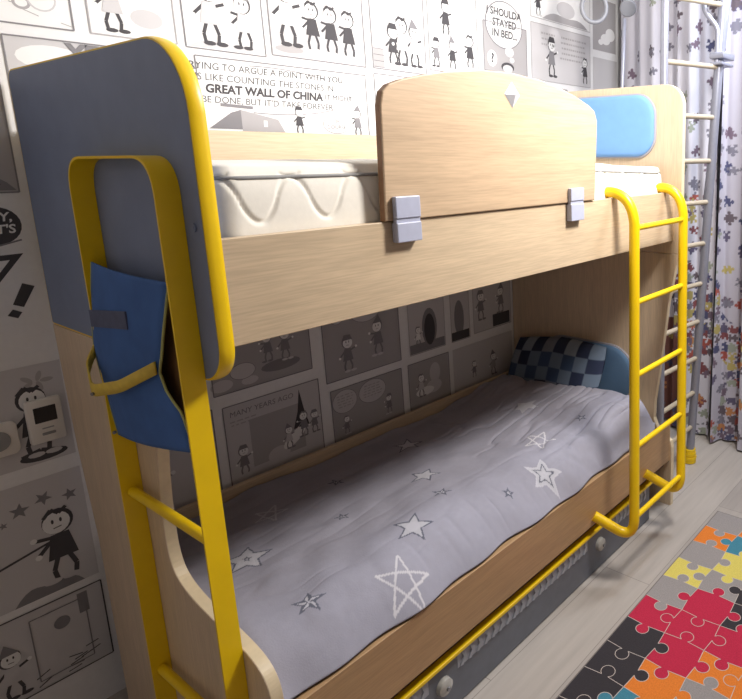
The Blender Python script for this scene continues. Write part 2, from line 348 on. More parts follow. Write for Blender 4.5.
# left strip beside the bed
frame(-.38, -.008, 1.47, 1.845, 2); bricks(-.16, -.04, 1.49, 1.60, 1); kid(-.10, 1.62, .17, 1, 0, 0); hill(-.2, -.012, 1.475, .05, 1)
disc(-.062, 1.39, .047, .046, 0, 1, 24); words("HEY,\nLET'S", -.062, 1.395, .030, 4, bold=.0008)
stroke([(-.17, 1.33), (-.09, 1.335), (-.02, 1.352)], .004, 1, 2)
WP([(-.16, 1.315), (-.022, 1.318), (-.105, 1.215)], 0, 1); WP([(-.12, 1.303), (-.05, 1.304), (-.092, 1.25)], 4, 2)
WP([(-.012, 1.232), (-.035, 1.243), (-.060, 1.192), (-.040, 1.182)], 0, 1); WP([(-.062, 1.180), (-.045, 1.170), (-.055, 1.156), (-.074, 1.166)], 0, 1)
WP([(-.16, 1.12), (-.10, 1.09), (-.13, 1.065), (-.18, 1.06)], 0, 1)
for k in range(5): disc(-.045 + .022 * math.cos(k * 1.25), .985 + .014 * math.sin(k * 1.25), .014, .006, 2, 1, 10, k * 1.25)
rect(-.3, .01, .765, 1.03, 3, 0); kid(-.062, .785, .20, 1, 0, 2); kid(-.20, .78, .2, 1, 0, 0); disc(-.055, .785, .05, .014, 0, 1); stroke([(-.1, .79), (-.06, .80), (-.01, .785)], .012, 0, 2)
rect(-.40, .012, .395, .725, 3, 0)
for a, b, r_ in ((-.125, .655, .022), (-.075, .668, .020), (-.02, .655, .018), (-.16, .63, .010)): star2(a, b, r_, 1, 2, a * 9)
kid(-.055, .42, .22, -1, 0, 2); stroke([(-.06, .545), (-.25, .50)], .006, 0, 3); hill(-.17, -.02, .395, .045, 1); disc(-.14, .56, .045, .02, 3, 2)
frame(-.40, .012, .135, .372, 3, tone=0); frame(-.15, -.03, .16, .345, 3, .003); rect(-.045, -.022, .30, .36, 1, 1); disc(-.085, .30, .018, .018, 1, 3); kid(-.20, .15, .15, 1, 3, 1)
for k in range(10): a, b = rnd.uniform(-.19, 0), rnd.uniform(.145, .2); stroke([(a, b), (a + .03, b + rnd.uniform(-.01, .02))], .003, 0, 2)
# bands seen between the two beds
INK = 1  # paler ink: low contrast of the shaded wall put into the print
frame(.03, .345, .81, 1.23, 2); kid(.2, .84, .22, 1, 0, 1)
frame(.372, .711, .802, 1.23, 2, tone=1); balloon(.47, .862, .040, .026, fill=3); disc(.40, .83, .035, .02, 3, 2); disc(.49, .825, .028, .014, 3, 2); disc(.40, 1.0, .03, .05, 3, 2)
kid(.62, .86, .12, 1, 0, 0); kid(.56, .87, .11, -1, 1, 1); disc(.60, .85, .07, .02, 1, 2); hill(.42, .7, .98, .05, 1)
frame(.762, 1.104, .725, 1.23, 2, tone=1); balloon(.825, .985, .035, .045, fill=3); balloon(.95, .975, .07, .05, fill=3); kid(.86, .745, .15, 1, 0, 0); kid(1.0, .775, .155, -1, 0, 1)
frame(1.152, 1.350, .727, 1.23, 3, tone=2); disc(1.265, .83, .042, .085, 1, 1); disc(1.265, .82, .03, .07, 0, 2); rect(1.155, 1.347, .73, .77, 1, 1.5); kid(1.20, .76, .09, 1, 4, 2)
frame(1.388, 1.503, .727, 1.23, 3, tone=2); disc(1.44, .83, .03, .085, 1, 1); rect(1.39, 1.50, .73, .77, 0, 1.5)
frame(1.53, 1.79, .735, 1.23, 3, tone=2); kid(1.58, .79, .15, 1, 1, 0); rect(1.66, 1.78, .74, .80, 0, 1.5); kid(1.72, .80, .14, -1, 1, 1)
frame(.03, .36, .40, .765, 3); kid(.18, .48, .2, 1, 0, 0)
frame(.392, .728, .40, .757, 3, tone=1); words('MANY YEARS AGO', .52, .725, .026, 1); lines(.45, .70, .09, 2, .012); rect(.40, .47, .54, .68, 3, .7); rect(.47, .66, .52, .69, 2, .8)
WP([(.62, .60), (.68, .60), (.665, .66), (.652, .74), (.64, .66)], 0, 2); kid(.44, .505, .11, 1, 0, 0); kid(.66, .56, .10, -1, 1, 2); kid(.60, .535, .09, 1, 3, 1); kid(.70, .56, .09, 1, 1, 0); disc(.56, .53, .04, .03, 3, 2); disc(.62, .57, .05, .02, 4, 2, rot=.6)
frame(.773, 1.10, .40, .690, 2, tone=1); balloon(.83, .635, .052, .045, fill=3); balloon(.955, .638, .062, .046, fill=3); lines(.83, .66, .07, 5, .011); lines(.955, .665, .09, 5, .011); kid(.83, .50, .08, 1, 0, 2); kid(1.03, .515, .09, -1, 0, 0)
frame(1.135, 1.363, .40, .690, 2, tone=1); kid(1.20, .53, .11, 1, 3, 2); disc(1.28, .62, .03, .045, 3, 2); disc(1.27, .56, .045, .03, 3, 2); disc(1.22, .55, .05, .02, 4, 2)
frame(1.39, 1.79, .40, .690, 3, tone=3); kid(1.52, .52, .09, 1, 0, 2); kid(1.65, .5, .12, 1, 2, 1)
frame(1.86, 2.4, .735, 1.4, 3, tone=2); frame(1.86, 2.4, .2, .69, 3, tone=2)
bmesh.ops.recalc_face_normals(wp, faces=wp.faces[:])
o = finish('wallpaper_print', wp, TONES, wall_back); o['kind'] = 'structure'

# ------------------------------------------------------------------ bunk bed
L, T = 1.832, .026
bed = thing('bunk_bed', 'beech and slate bunk bed with yellow edging and ladders, against the comic wallpaper', 'bunk bed', (.92, .43, 0))
# upper end panel next to the camera
def ring_from(pts, inset):
    n = len(pts); out = []
    for i in range(n):
        p0, p, p1 = Vector(pts[i - 1]), Vector(pts[i]), Vector(pts[(i + 1) % n])
        d = ((p - p0).normalized() + (p1 - p).normalized())
        if d.length < 1e-6: d = (p1 - p)
        d.normalize(); out.append((p.x - d.y * inset, p.y + d.x * inset))
    return out
outer = rounded([(.0, 1.136, .075), (.0, 1.758, .135), (.862, 1.758, .03), (.862, 1.136, .01)], 10)
# orientation check so the inset goes inwards
def area2(p): return sum(p[i - 1][0] * p[i][1] - p[i][0] * p[i - 1][1] for i in range(len(p)))
if area2(outer) < 0: outer = outer[::-1]
inner = ring_from(outer, .0035)
bm = bmesh.new(); prism(bm, inner, 'x', .0, T - .002); ep = finish('upper_end_panel', bm, slate, bed); ep['label'] = 'slate grey upper end panel with a yellow edge'
bm = bmesh.new(); n = len(outer)
ro = []
prof = [(0.0005, 0), (.004, 1.0), (.010, 1.6), (.018, 1.6), (T - .003, 1.0), (T + .001, 0)]
for tx, k in prof: ro.append([bm.verts.new((tx, a, b)) for a, b in ring_from(outer, -.0016 * k + .0002)])
ri = [[bm.verts.new((tx, a, b)) for a, b in inner] for tx in (.0005, T + .001)]
loops = ro + [ri[1], ri[0]]
for a, b in zip(loops, loops[1:] + loops[:1]):
    for k in range(n): bm.faces.new((a[k], b[k], b[(k + 1) % n], a[(k + 1) % n]))
bmesh.ops.recalc_face_normals(bm, faces=bm.faces[:]); eb = finish('edge_band', bm, yellow, ep, smooth='auto'); eb['label'] = 'glossy yellow edge band'
for zz, yy in ((1.428, .032),):
    bm = bmesh.new(); tube(bm, [(-.0035, yy, zz), (-.0005, yy, zz)], .0085, 16); tube(bm, [(-.0042, yy, zz), (-.0032, yy, zz)], .004, 6); finish('screw_cap', bm, slate, ep, smooth='auto')
# lower end panel: S-shaped cut-out for climbing
S = [(.80, 0), (.808, .55), (.845, .80), (.862, 1.134), (.11, 1.134), (.20, 1.10), (.28, 1.04), (.325, .98), (.343, .92), (.362, .82), (.370, .72), (.368, .66), (.352, .618), (.315, .593), (.26, .577), (.19, .566), (.11, .556), (.05, .545), (.012, .53), (-.012, .508), (-.024, .478), (-.026, .44), (-.026, 0)]
for _ in range(2):
    q_ = [S[0], S[1], S[2], S[3], S[4]]; mid = S[4:-1]
    for p_, r_ in zip(mid, mid[1:]): q_ += [(p_[0] * .75 + r_[0] * .25, p_[1] * .75 + r_[1] * .25), (p_[0] * .25 + r_[0] * .75, p_[1] * .25 + r_[1] * .75)]
    S = q_ + [S[-2], S[-1]]
bm = bmesh.new(); prism(bm, S, 'x', .0, T, bev=.002, side_mi=1); finish('lower_end_panel', bm, [beech_v, pale_edge], bed)
# far end: upper headboard and lower footboard
up_r = rounded([(-.032, 1.15, .0), (-.032, 1.832, .085), (.897, 1.832, .03), (.897, 1.15, .0)], 10)
bm = bmesh.new(); prism(bm, up_r, 'x', L - T, L, bev=.002, side_mi=1); hb = finish('headboard', bm, [beech_v, pale_edge], bed)
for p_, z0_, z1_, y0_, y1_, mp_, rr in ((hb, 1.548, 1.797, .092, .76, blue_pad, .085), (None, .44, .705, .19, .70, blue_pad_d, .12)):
    if p_ is None:
        lowr = [(.897, 0), (.897, 1.148), (-.030, 1.148), (-.012, 1.10), (.004, 1.02), (.022, .93), (.040, .78), (.064, .60), (.082, .48), (.085, .40), (.06, .34), (.0, .31), (-.006, .28), (-.006, 0)]
        bm = bmesh.new(); prism(bm, lowr, 'x', L - T, L, bev=.002, side_mi=1); p_ = finish('footboard', bm, [beech_v, pale_edge], bed)
    pts = rounded([(y0_, z0_, rr), (y1_, z0_, rr), (y1_, z1_, rr), (y0_, z1_, rr)], 9)
    if area2(pts) < 0: pts = pts[::-1]
    bm = bmesh.new(); Ls = []
    for tx, ins in ((0, -.006), (.008, -.006), (.010, -.003), (.010, .0)): Ls.append([bm.verts.new((L - T - tx, a, b)) for a, b in ring_from(pts, ins)])
    for a, b in zip(Ls, Ls[1:]):
        for k in range(len(pts)): bm.faces.new((a[k], b[k], b[(k + 1) % len(pts)], a[(k + 1) % len(pts)]))
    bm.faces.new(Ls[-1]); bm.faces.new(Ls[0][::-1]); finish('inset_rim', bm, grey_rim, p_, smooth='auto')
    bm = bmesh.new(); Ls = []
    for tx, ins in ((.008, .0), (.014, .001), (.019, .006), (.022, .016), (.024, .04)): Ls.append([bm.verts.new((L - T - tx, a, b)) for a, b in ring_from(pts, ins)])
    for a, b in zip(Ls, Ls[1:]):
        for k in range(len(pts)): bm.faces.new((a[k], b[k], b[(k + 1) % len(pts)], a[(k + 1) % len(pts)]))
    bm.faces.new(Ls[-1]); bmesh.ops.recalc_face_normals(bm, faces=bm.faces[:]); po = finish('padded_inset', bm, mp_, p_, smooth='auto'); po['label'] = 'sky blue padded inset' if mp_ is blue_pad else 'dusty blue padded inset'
# rails and boards
def board(name, x0, x1, y0, y1, z0, z1, m, bev=.0015, parent=bed):
    bm = bmesh.new(); box(bm, x0, x1, y0, y1, z0, z1, bev); return finish(name, bm, m, parent)
board('side_rail', T, L - T, .001, .021, 1.2055, 1.4060, beech)
board('back_rail', T, L - T, .842, .862, 1.2055, 1.632, beech)
board('bed_base', T, L - T, .021, .842, 1.225, 1.243, beech_v)
board('side_rail', T, L - T, .001, .023, .222, .396, wood('beech_warm_bounce', s2l((180, 146, 108)), 'x', k=.06))  # tan tint: warm floor bounce put into the lower rail's beech
board('back_rail', T, L - T, .842, .862, .20, .505, beech)
board('bed_base', T, L - T, .023, .842, .262, .280, beech_v)
board('base_shadow_strip', T, L - T, .030, .048, .184, .232, dark_gap).name = 'gap_shade_strip'  # dark strip standing in for the shade between rail and drawer
# guard board
g = [(.366, 1.4075), (.374, 1.66), (.382, 1.69), (.400, 1.706), (.434, 1.719), (.50, 1.736), (.569, 1.750), (.687, 1.766), (.80, 1.771), (.927, 1.764), (1.02, 1.750), (1.10, 1.732), (1.175, 1.708), (1.205, 1.692), (1.219, 1.662), (1.216, 1.60), (1.203, 1.4075)]
g = [(a + .011, b) for a, b in g]
bm = bmesh.new(); prism(bm, g, 'y', -.006, .016, bev=.003, side_mi=1); gd = finish('guard_board', bm, [beech_dk, beech_edge], bed)
for x0, x1, zt, zb in ((.396, .466, 1.462, 1.358), (1.062, 1.132, 1.452, 1.350)):
    bm = bmesh.new(); zm = 1.4065
    box(bm, x0, x1, -.020, -.0065, zm + .006, zt, .002); box(bm, x0, x1, -.020, -.0005, zb, zm - .004, .002)
    box(bm, x0 + .001, x1 - .001, -.017, -.0065, zm - .005, zm + .007, 0)
    finish('clip', bm, silver, gd)
bm = bmesh.new(); cx, cz_ = .815, 1.713; q = [bm.verts.new(p) for p in ((cx, -.0065, cz_ + .034), (cx + .032, -.0065, cz_), (cx, -.0065, cz_ - .034), (cx - .030, -.0065, cz_), (cx, -.020, cz_))]
for a, b in ((0, 1), (1, 2), (2, 3), (3, 0)): bm.faces.new((q[a], q[b], q[4]))
bm.faces.new(q[3::-1]); bmesh.ops.recalc_face_normals(bm, faces=bm.faces[:]); finish('diamond_emblem', bm, silver_hi, gd)
# flat-band ladder on the near end
def band(path, y_or_x0, x1, th):
    """flat strip: path in (y, z), width from x0 to x1, thickness th inwards"""
    bm = bmesh.new(); A = []; n = len(path)
    for i, (a, b) in enumerate(path):
        p0, p1 = Vector(path[max(i - 1, 0)]), Vector(path[min(i + 1, n - 1)]); d = (p1 - p0).normalized(); nn = Vector((-d.y, d.x)) * th
        A.append([bm.verts.new(v) for v in ((y_or_x0, a, b), (x1, a, b), (x1, a + nn.x, b + nn.y), (y_or_x0, a + nn.x, b + nn.y))])
    for a, b in zip(A, A[1:]):
        for k in range(4): bm.faces.new((a[k], a[(k + 1) % 4], b[(k + 1) % 4], b[k]))
    bm.faces.new(A[0][::-1]); bm.faces.new(A[-1]); bmesh.ops.recalc_face_normals(bm, faces=bm.faces[:]); return bm
pts = fillet_path([(0, .066, 0.0), (0, .066, 1.554), (0, .452, 1.554), (0, .452, 0.0)], .075, 9)
lad = finish('end_ladder', band([(p.y, p.z) for p in pts], -.042, -.0008, -.005), yellow, bed, smooth='auto')
lad['label'] = 'yellow flat-band ladder frame on the near end'
for zz in (.802, .33):
    bm = bmesh.new(); tube(bm, [(-.021, .072, zz), (-.021, .446, zz)], .0110, 14); finish('rung', bm, yellow, lad, smooth='auto')
# hooked front ladder
hl_pts = []
def stile(xt, xb):
    top_, bot = Vector((xt, -.078, 1.30)), Vector((xb, -.135, .235)); hx = xt - .012
    p = [Vector((hx, .043, 1.395)), Vector((hx, .043, 1.412))] + arc3((hx, .036, 1.427), (xt, -.066, 1.434), (xt, -.078, 1.32), 12) + [top_]
    p += [bot + (top_ - bot).normalized() * .03] + arc3(bot + Vector((0, 0, .02)), (xb - .006, -.135, .188), (xb - .030, -.085, .212), 10) + [Vector((xb - .066, -.0025, .262))]
    return p, top_, bot
bm = bmesh.new(); info = []
for xt, xb in ((1.350, 1.262), (1.732, 1.640)):
    p, t_, b_ = stile(xt, xb); tube(bm, p, .0185, 16); info.append((t_, b_))
fl = finish('hook_ladder', bm, yellow, bed, smooth='auto'); fl['label'] = 'yellow tube ladder hooked over the upper rail'
for k in range(5):
    t = k / 4 * .98 - .004; bm = bmesh.new()
    a = info[0][0].lerp(info[0][1], t); b = info[1][0].lerp(info[1][1], t); tube(bm, [a, b], .0105, 12); finish('rung', bm, yellow, fl, smooth='auto')
# drawer on the floor under the lower bed
bm = bmesh.new(); box(bm, .04, 1.655, .020, .035, .004, .172, .001); box(bm, .04, 1.655, .035, .60, .004, .014); box(bm, .04, .055, .035, .60, .014, .15); box(bm, 1.64, 1.655, .035, .60, .014, .15)
dr = finish('drawer', bm, drawer_m, bed); dr['label'] = 'dark grey under-bed drawer'
bm = bmesh.new(); box(bm, .03, 1.665, .006, .036, .1725, .1835, .002); st = finish('edge_strip', bm, yellow, dr); st['label'] = 'yellow top strip'
for (a0, a1) in ((.535, 1.18), (1.36, 1.62), (.06, .42)):
    nn = int((a1 - a0) / .031); bm = bmesh.new()
    box(bm, a0 - .004, a1 + .004, .0190, .0199, .117, .167)
    for k in range(nn):
        x = a0 + (a1 - a0) * (k + .5) / nn
        prism(bm, [(x - .013, .121), (x - .002, .118), (x + .010, .134), (x + .012, .146), (x + .004, .162), (x - .008, .166), (x + .001, .142)], 'y', .0140, .0192, bev=.0012)
    finish('vent_grille', bm, drawer_rib, dr)
for x in (.475, 1.262, .36):
    bm = bmesh.new(); tube(bm, [(x, .0195, .105), (x, .006, .105), (x, .000, .105)], .02, 18, radii=[.026, .024, .013]); 
    kb = finish('clear_knob', bm, knob_m, dr, smooth='auto')
    bm = bmesh.new(); tube(bm, [(x, -.0005, .105), (x, -.006, .105)], .006, 10); finish('knob_screw', bm, chrome, dr, smooth='auto')

# ------------------------------------------------------------------ mattresses
def mattress(name, x0, x1, y0, y1, z0, z1, quilted, m, sag=None):
    nz, per = 26, 0
    prof = []
    for k in range(nz + 1):
        t = k / nz; a = (t - .5) * 2
        prof.append((t, .018 * (1 - abs(a) ** 6) - .018))
    # perimeter points
    r = .045; out = rounded([(x0, y0, r), (x1, y0, r), (x1, y1, r), (x0, y1, r)], 8)
    if area2(out) < 0: out = out[::-1]
    dense = []
    for i in range(len(out)):
        a, b = Vector(out[i]), Vector(out[(i + 1) % len(out)]); n = max(1, int((b - a).length / .004))
        for k in range(n): dense.append(a.lerp(b, k / n))
    n = len(dense); acc = 0; S_ = []; N_ = []
    for i in range(n):
        S_.append(acc); acc += (dense[(i + 1) % n] - dense[i]).length
        d = (dense[(i + 1) % n] - dense[i - 1]).normalized(); N_.append(Vector((d.y, -d.x)))
    Dn = np.array([[p.x, p.y] for p in dense]); Nn = np.array([[p.x, p.y] for p in N_]); Sn = np.array(S_)
    rings = []; nz = 100 if quilted else 20
    for k in range(nz + 1):
        t = k / nz; z = z0 + (z1 - z0) * t; a = (t - .5) * 2
        off = .016 * (1 - abs(a) ** 5) - .016
        disp = np.full(n, off)
        if quilted:
            px_ = np.where(np.abs(Nn[:, 1]) > .5, Dn[:, 0], Dn[:, 1]); ph = 2 * PI * (px_ - .187) / .1415
            H = z1 - z0; cc = np.cos(ph); zc = 1.470 + .043 * np.sign(cc) * np.abs(cc) ** .8
            dz = (z - zc) / (1 + 1.3 * np.abs(np.sin(ph)))
            u_ = (ph + PI) % (2 * PI) - PI; cup = np.abs(z - (1.520 - .010 * np.cos(u_ * 1.6))) + 9 * (np.abs(u_) > .95)
            zl = 1.330 + .043 * cc
            disp = disp - .0045 * np.exp(-(dz / .0035) ** 2) - .003 * np.exp(-(cup / .003) ** 2) - .0045 * np.exp(-((z - zl) / .004) ** 2)
            disp = disp + .004 * np.cos(ph * 1.0) * (z - 1.44) / .1 * 0 + .002 * vnoise(px_ / .05, np.full(n, z / .05), 3)
        zz = np.full(n, z)
        if sag: zz = zz - sag(Dn[:, 0]) * t
        rings.append(np.stack([Dn[:, 0] + Nn[:, 0] * disp, Dn[:, 1] + Nn[:, 1] * disp, zz], -1))
    for q in (.02, .05, .09, .14, .2, .3):
        c = np.array([(x0 + x1) / 2, (y0 + y1) / 2]); base = rings[nz]
        P = base.copy()
        ctr = np.stack([np.clip(base[:, 0], x0 + .41, x1 - .41), np.full(n, c[1])], -1)
        P[:, :2] = base[:, :2] + (ctr - base[:, :2]) * q * 1.5; P[:, 2] += .010 * math.sqrt(q * 3) + (.004 * (vnoise(P[:, 0] / .08, P[:, 1] / .08, 5) - .5) if quilted else 0)
        rings.append(P)
    P = np.stack(rings, 0)
    o = grid_obj(name, P, m, closed=True)
    bm = bmesh.new(); bm.from_mesh(o.data); bm.verts.ensure_lookup_table()
    nn = P.shape[1]; bm.faces.new([bm.verts[(len(rings) - 1) * nn + i] for i in range(nn)]); bm.faces.new([bm.verts[i] for i in range(nn)][::-1])
    bmesh.ops.recalc_face_normals(bm, faces=bm.faces[:]); bm.to_mesh(o.data); bm.free()
    return o, [Vector(v) for v in rings[nz - (8 if quilted else 2)][::6]]
sagf = lambda x: .030 * np.clip((x - .9) / .8, 0, 1) ** 1.2
mt, edge = mattress('mattress', T + .008, L - T - .028, .028, .836, 1.246, 1.535, True, mattress_w, sagf)
mroot = tag(mt, 'thick white quilted mattress on the upper bunk', 'mattress')
bm = bmesh.new(); tube(bm, edge + [edge[0]], .0042, 6, cap=False); finish('piping', bm, piping_m, mt, smooth=True)
ml, e2 = mattress('mattress', T + .006, L - T - .030, .060, .836, .282, .425, False, quilt_sheet)
tag(ml, 'thin mattress in a white sheet on the lower bunk, under the grey star quilt', 'mattress')

# ------------------------------------------------------------------ star quilt on the lower bunk
def quilt():
    h = .0026; xs = np.arange(.034, 1.695, h); vs_ = np.arange(0, .832, h)
    X, V = np.meshgrid(xs, vs_, indexing='ij')
    # V: across the bed; near the front it rolls down over the mattress edge
    edgey = .010 + .006 * np.sin(X * 11) + .006 * np.sin(X * 27)
    Y = V * (1 - edgey / .832) + edgey
    top = .500 + .020 * (vnoise(X / .22, V / .2, 1) - .5) + .012 * (vnoise(X / .07, V / .1, 2) - .5) - .030 * np.clip((V - .35) / .45, 0, 1)
    top = top + .055 * np.clip((X - 1.22) / .3, 0, 1) ** 1.2 * np.clip(1.1 - V * .5, 0, 1)
    # wrinkles
    wr = np.abs(vnoise(X / .16 + V * 2.0, V / .045 - X * 1.2, 8) - .5)
    top = top - .010 * np.exp(-(wr / .10) ** 2) * np.clip((X - .9) / .3, .15, 1)
    wr2 = np.abs(vnoise(X / .05, V / .20 + X, 11) - .5); top = top - .006 * np.exp(-(wr2 / .14) ** 2) * np.clip(.16 - V, 0, .16) / .16
    top = top + .012 * (vnoise(X / .045, V / .05, 31) - .5) * np.clip(1 - V / .12, 0, 1) + .007 * (vnoise(X / .10 + V * 4, V / .05, 33) - .5)
    r = .17 - .09 * np.clip((X - 1.0) / .4, 0, 1); t = np.clip(V / r, 0, 1)
    drop = (1 - t) ** 2.3 * .97
    Z = .3985 + (top - .3985) * (1 - drop)
    Y = Y + (t < 1) * 0
    e = np.clip((X - 1.615) / .07, 0, 1); Z = Z - (Z - .43) * (1 - np.sqrt(np.clip(1 - e ** 2.4, 0, 1)))
    e = np.clip((.075 - X) / .045, 0, 1); Z = Z - (Z - .44) * (1 - np.sqrt(np.clip(1 - e ** 2.2, 0, 1))) * .55
    base = np.array(s2l((160, 159, 172))); col = np.ones(X.shape + (3,)) * base
    nz_ = (vnoise(X / .11, V / .12, 21) - .5) * .10 + (vnoise(X / .01, V / .01, 22) - .5) * .05
    col *= (1 + nz_)[..., None]
    light = np.array(s2l((196, 195, 204))); dark = np.array(s2l((104, 106, 120))); white = np.array(s2l((208, 206, 212))); midl = np.array(s2l((190, 190, 198)))
    YY = Y
    def sd(cx, cy, r_, rot, k=.42):
        dx, dy = X - cx, YY - cy; a = np.arctan2(dy, dx) + rot; rr = np.hypot(dx, dy)
        a = np.abs((a + PI / 5) % (2 * PI / 5) - PI / 5)
        # star edge between outer tip (r_,0) and inner notch (k r_, pi/5)
        x, y = rr * np.cos(a), rr * np.sin(a); p0 = np.array([r_, 0]); p1 = np.array([k * r_ * math.cos(PI / 5), k * r_ * math.sin(PI / 5)])
        d = p1 - p0; n_ = np.array([d[1], -d[0]]) / np.hypot(*d)
        return (x - p0[0]) * n_[0] + (y - p0[1]) * n_[1], rr, a     # >0 outside
    def put(mask, c): col[mask] = c
    def solid(cx, cy, r_, rot, fill, line):
        d, rr, a = sd(cx, cy, r_, rot); put(d < 0, fill); put((d < 0) & (rr < r_ * .3), light); put(np.abs(d + .002) < .0022, line)
    def open_(cx, cy, r_, rot, c, k=.34):
                # crossing pentagram strokes
        for j in range(5):
            t0 = -rot + j * 2 * PI / 5; t1 = t0 + 4 * PI / 5
            ax, ay, bx, by = cx + r_ * math.cos(t0), cy + r_ * math.sin(t0), cx + r_ * math.cos(t1), cy + r_ * math.sin(t1)
            l = math.hypot(bx - ax, by - ay); q = ((X - ax) * (bx - ax) + (YY - ay) * (by - ay)) / l / l
            dd = np.abs((X - ax) * (by - ay) - (YY - ay) * (bx - ax)) / l; put((dd < .0026) & (q > 0) & (q < 1), c)
    def petal(cx, cy, r_, rot):
        d, rr, a = sd(cx, cy, r_, rot, .4); put(d < .003, dark); 
        dx, dy = X - cx, YY - cy; aa = (np.arctan2(dy, dx) + rot) % (2 * PI / 5); put((d < -.001) & (aa < PI / 5), light)
    def nest(cx, cy, r_, rot, lc, lc2):
        d, rr, a = sd(cx, cy, r_, rot, .46); put(d < 0, midl); put(np.abs(d + .002) < .0022, lc); put(np.abs(d + .013) < .0018, lc2); put(np.abs(d + .023) < .0016, lc)
    solid(.535, .176, .062, .5, midl, dark); open_(.397, .054, .070, .15, white); petal(.192, .146, .033, .2)
    open_(1.17, .225, .062, .9, white); nest(1.02, .085, .070, .4, light, dark); nest(.766, .390, .055, .7, dark, light); petal(.708, .245, .024, .6)
    nest(.205, .452, .066, .2, dark, light); open_(.369, .631, .05, .5, midl); petal(.472, .42, .016, 0); petal(.85, .097, .012, .4)
    nest(1.374, .464, .065, .1, light, midl); solid(.92, .66, .06, .3, midl, dark); petal(1.38, .18, .016, .3); petal(.60, .64, .02, 1)
    P = np.stack([X, Y, Z], -1)
    o = grid_obj('quilt', P, quilt_m, col=col)
    s = o.modifiers.new('s', 'SOLIDIFY'); s.thickness = .006; s.offset = 1
    return o
qo = quilt(); tag(qo, 'rumpled grey quilt printed with stars, spread over the lower bunk', 'quilt')
# ensure solidify grows upwards
if qo.data.polygons[100].normal.z < 0: qo.modifiers['s'].offset = -1

# pillow with blue checks standing against the footboard
def pillow():
    n, mth = 90, 50
    P = []; Ccol = []
    ys = np.linspace(-1, 1, n); zs = np.linspace(-1, 1, mth)
    def side(sgn):
        Yn, Zn = np.meshgrid(ys, zs, indexing='ij')
        th = .048 * ((1 - np.abs(Yn) ** 3.5) * (1 - np.abs(Zn) ** 3)) ** .55 + .002
        cx = 1.700 + .055 * Zn * 1.0; y = .555 + .265 * Yn * (1 - .04 * (Zn ** 2)); z = .600 + .118 * Zn * (1 - .10 * Yn ** 2) - .03 * np.clip(Yn, 0, 1)
        return np.stack([cx + sgn * th, y, z], -1), Yn, Zn
    A, Yn, Zn = side(-1); B, _, _ = side(1)
    u = np.floor((Yn + 1) * .265 / .066 + .0).astype(int); v = np.floor((Zn + 1) * .118 / .060 + .0).astype(int)
    pal = np.array([s2l(c) for c in ((52, 60, 84), (112, 128, 148), (138, 150, 164), (68, 86, 116), (124, 130, 142))])
    idx = np.where((u + v) % 2 == 0, np.where(hsh(u, v, 4) < .6, 0, 3), np.where(hsh(u, v, 9) < .4, 1, np.where(hsh(u, v, 9) < .75, 2, 4)))
    col = pal[idx]
    allP = np.concatenate([A, B[:, ::-1]], 1); allC = np.concatenate([col, col[:, ::-1]], 1)
    return grid_obj('pillow', allP, pillow_m, col=allC, closed=True)
pl = pillow(); tag(pl, 'blue and grey checked pillow standing against the far end of the lower bunk', 'pillow')

# ------------------------------------------------------------------ blue pocket hanging in the near ladder
pk = thing('hanging_pocket', 'blue felt pocket with a yellow strap, hanging between the posts of the near ladder', 'hanging pocket', (-.07, .2, 1.35))
def strip_surface(name, rows, m, parent, th=.003):
    P = np.array(rows, float)
    o = grid_obj(name, P, m, parent); s = o.modifiers.new('s', 'SOLIDIFY'); s.thickness = th; s.offset = 0; return o
LE = [(1.336, .436), (1.252, .452), (1.148, .468), (1.071, .456), (1.015, .448), (.945, .443)]
RE = [(1.327, .090), (1.254, .113), (1.182, .139), (1.148, .158), (1.107, .140), (1.076, .094), (1.023, .084), (.955, .080)]
def interp(tab, z):
    zz, yy = [p[0] for p in tab][::-1], [p[1] for p in tab][::-1]; return float(np.interp(z, zz, yy))
rows = []; brow = []
for k in range(41):
    t = k / 40; row = []; r2 = []
    for j in range(17):
        q = j / 16; zt = 1.336 - .009 * q; zb = .945 + .052 * q; z = zt + (zb - zt) * t
        yl, yr = interp(LE, z), interp(RE, z); curve = .012 * math.cos(PI * (q - .5)) + .010 * math.sin(PI * t)
        row.append((-.030 - curve, yl + (yr - yl) * q, z)); r2.append((-.012, max(yl + (.073 - yl) * q, .073), z))
    rows.append(row); brow.append(r2)
bp_ = strip_surface('pocket_back', rows, pocket_b, pk)
strip_surface('backing_sheet', brow[4:36], pocket_br, pk)
loop = fillet_path([(-.036, .466, 1.150), (-.060, .462, 1.110), (-.085, .372, 1.080), (-.070, .270, 1.105), (-.047, .155, 1.158)], .022, 8)
bm = bmesh.new(); A = []
for p in loop: A.append((bm.verts.new(p + Vector((0, 0, .013))), bm.verts.new(p - Vector((0, 0, .013)))))
for a, b in zip(A, A[1:]): bm.faces.new((a[0], a[1], b[1], b[0]))
o = finish('strap', bm, band_y, pk, smooth=True); s = o.modifiers.new('s', 'SOLIDIFY'); s.thickness = .004; s.offset = 0
pip = mat('pale_yellow_piping', s2l((176, 178, 110)), .7)
for path in ([rows[k][0] for k in range(0, 41, 2)], [rows[k][16] for k in range(0, 41, 2)]):
    bm = bmesh.new(); tube(bm, path, .0026, 8); finish('edge_piping', bm, pip, pk, smooth=True)
bm = bmesh.new(); prism(bm, [(.425, 1.202), (.242, 1.222), (.242, 1.258), (.425, 1.238)], 'x', -.0525, -.0495); finish('patch', bm, pocket_lab, pk)
for p in ((-.0855, .365, 1.076), (-.040, .430, .958)):
    bm = bmesh.new(); tube(bm, [Vector(p), Vector(p) + Vector((-.004, -.002, 0))], .0035, 10); finish('rivet', bm, chrome, pk, smooth='auto')

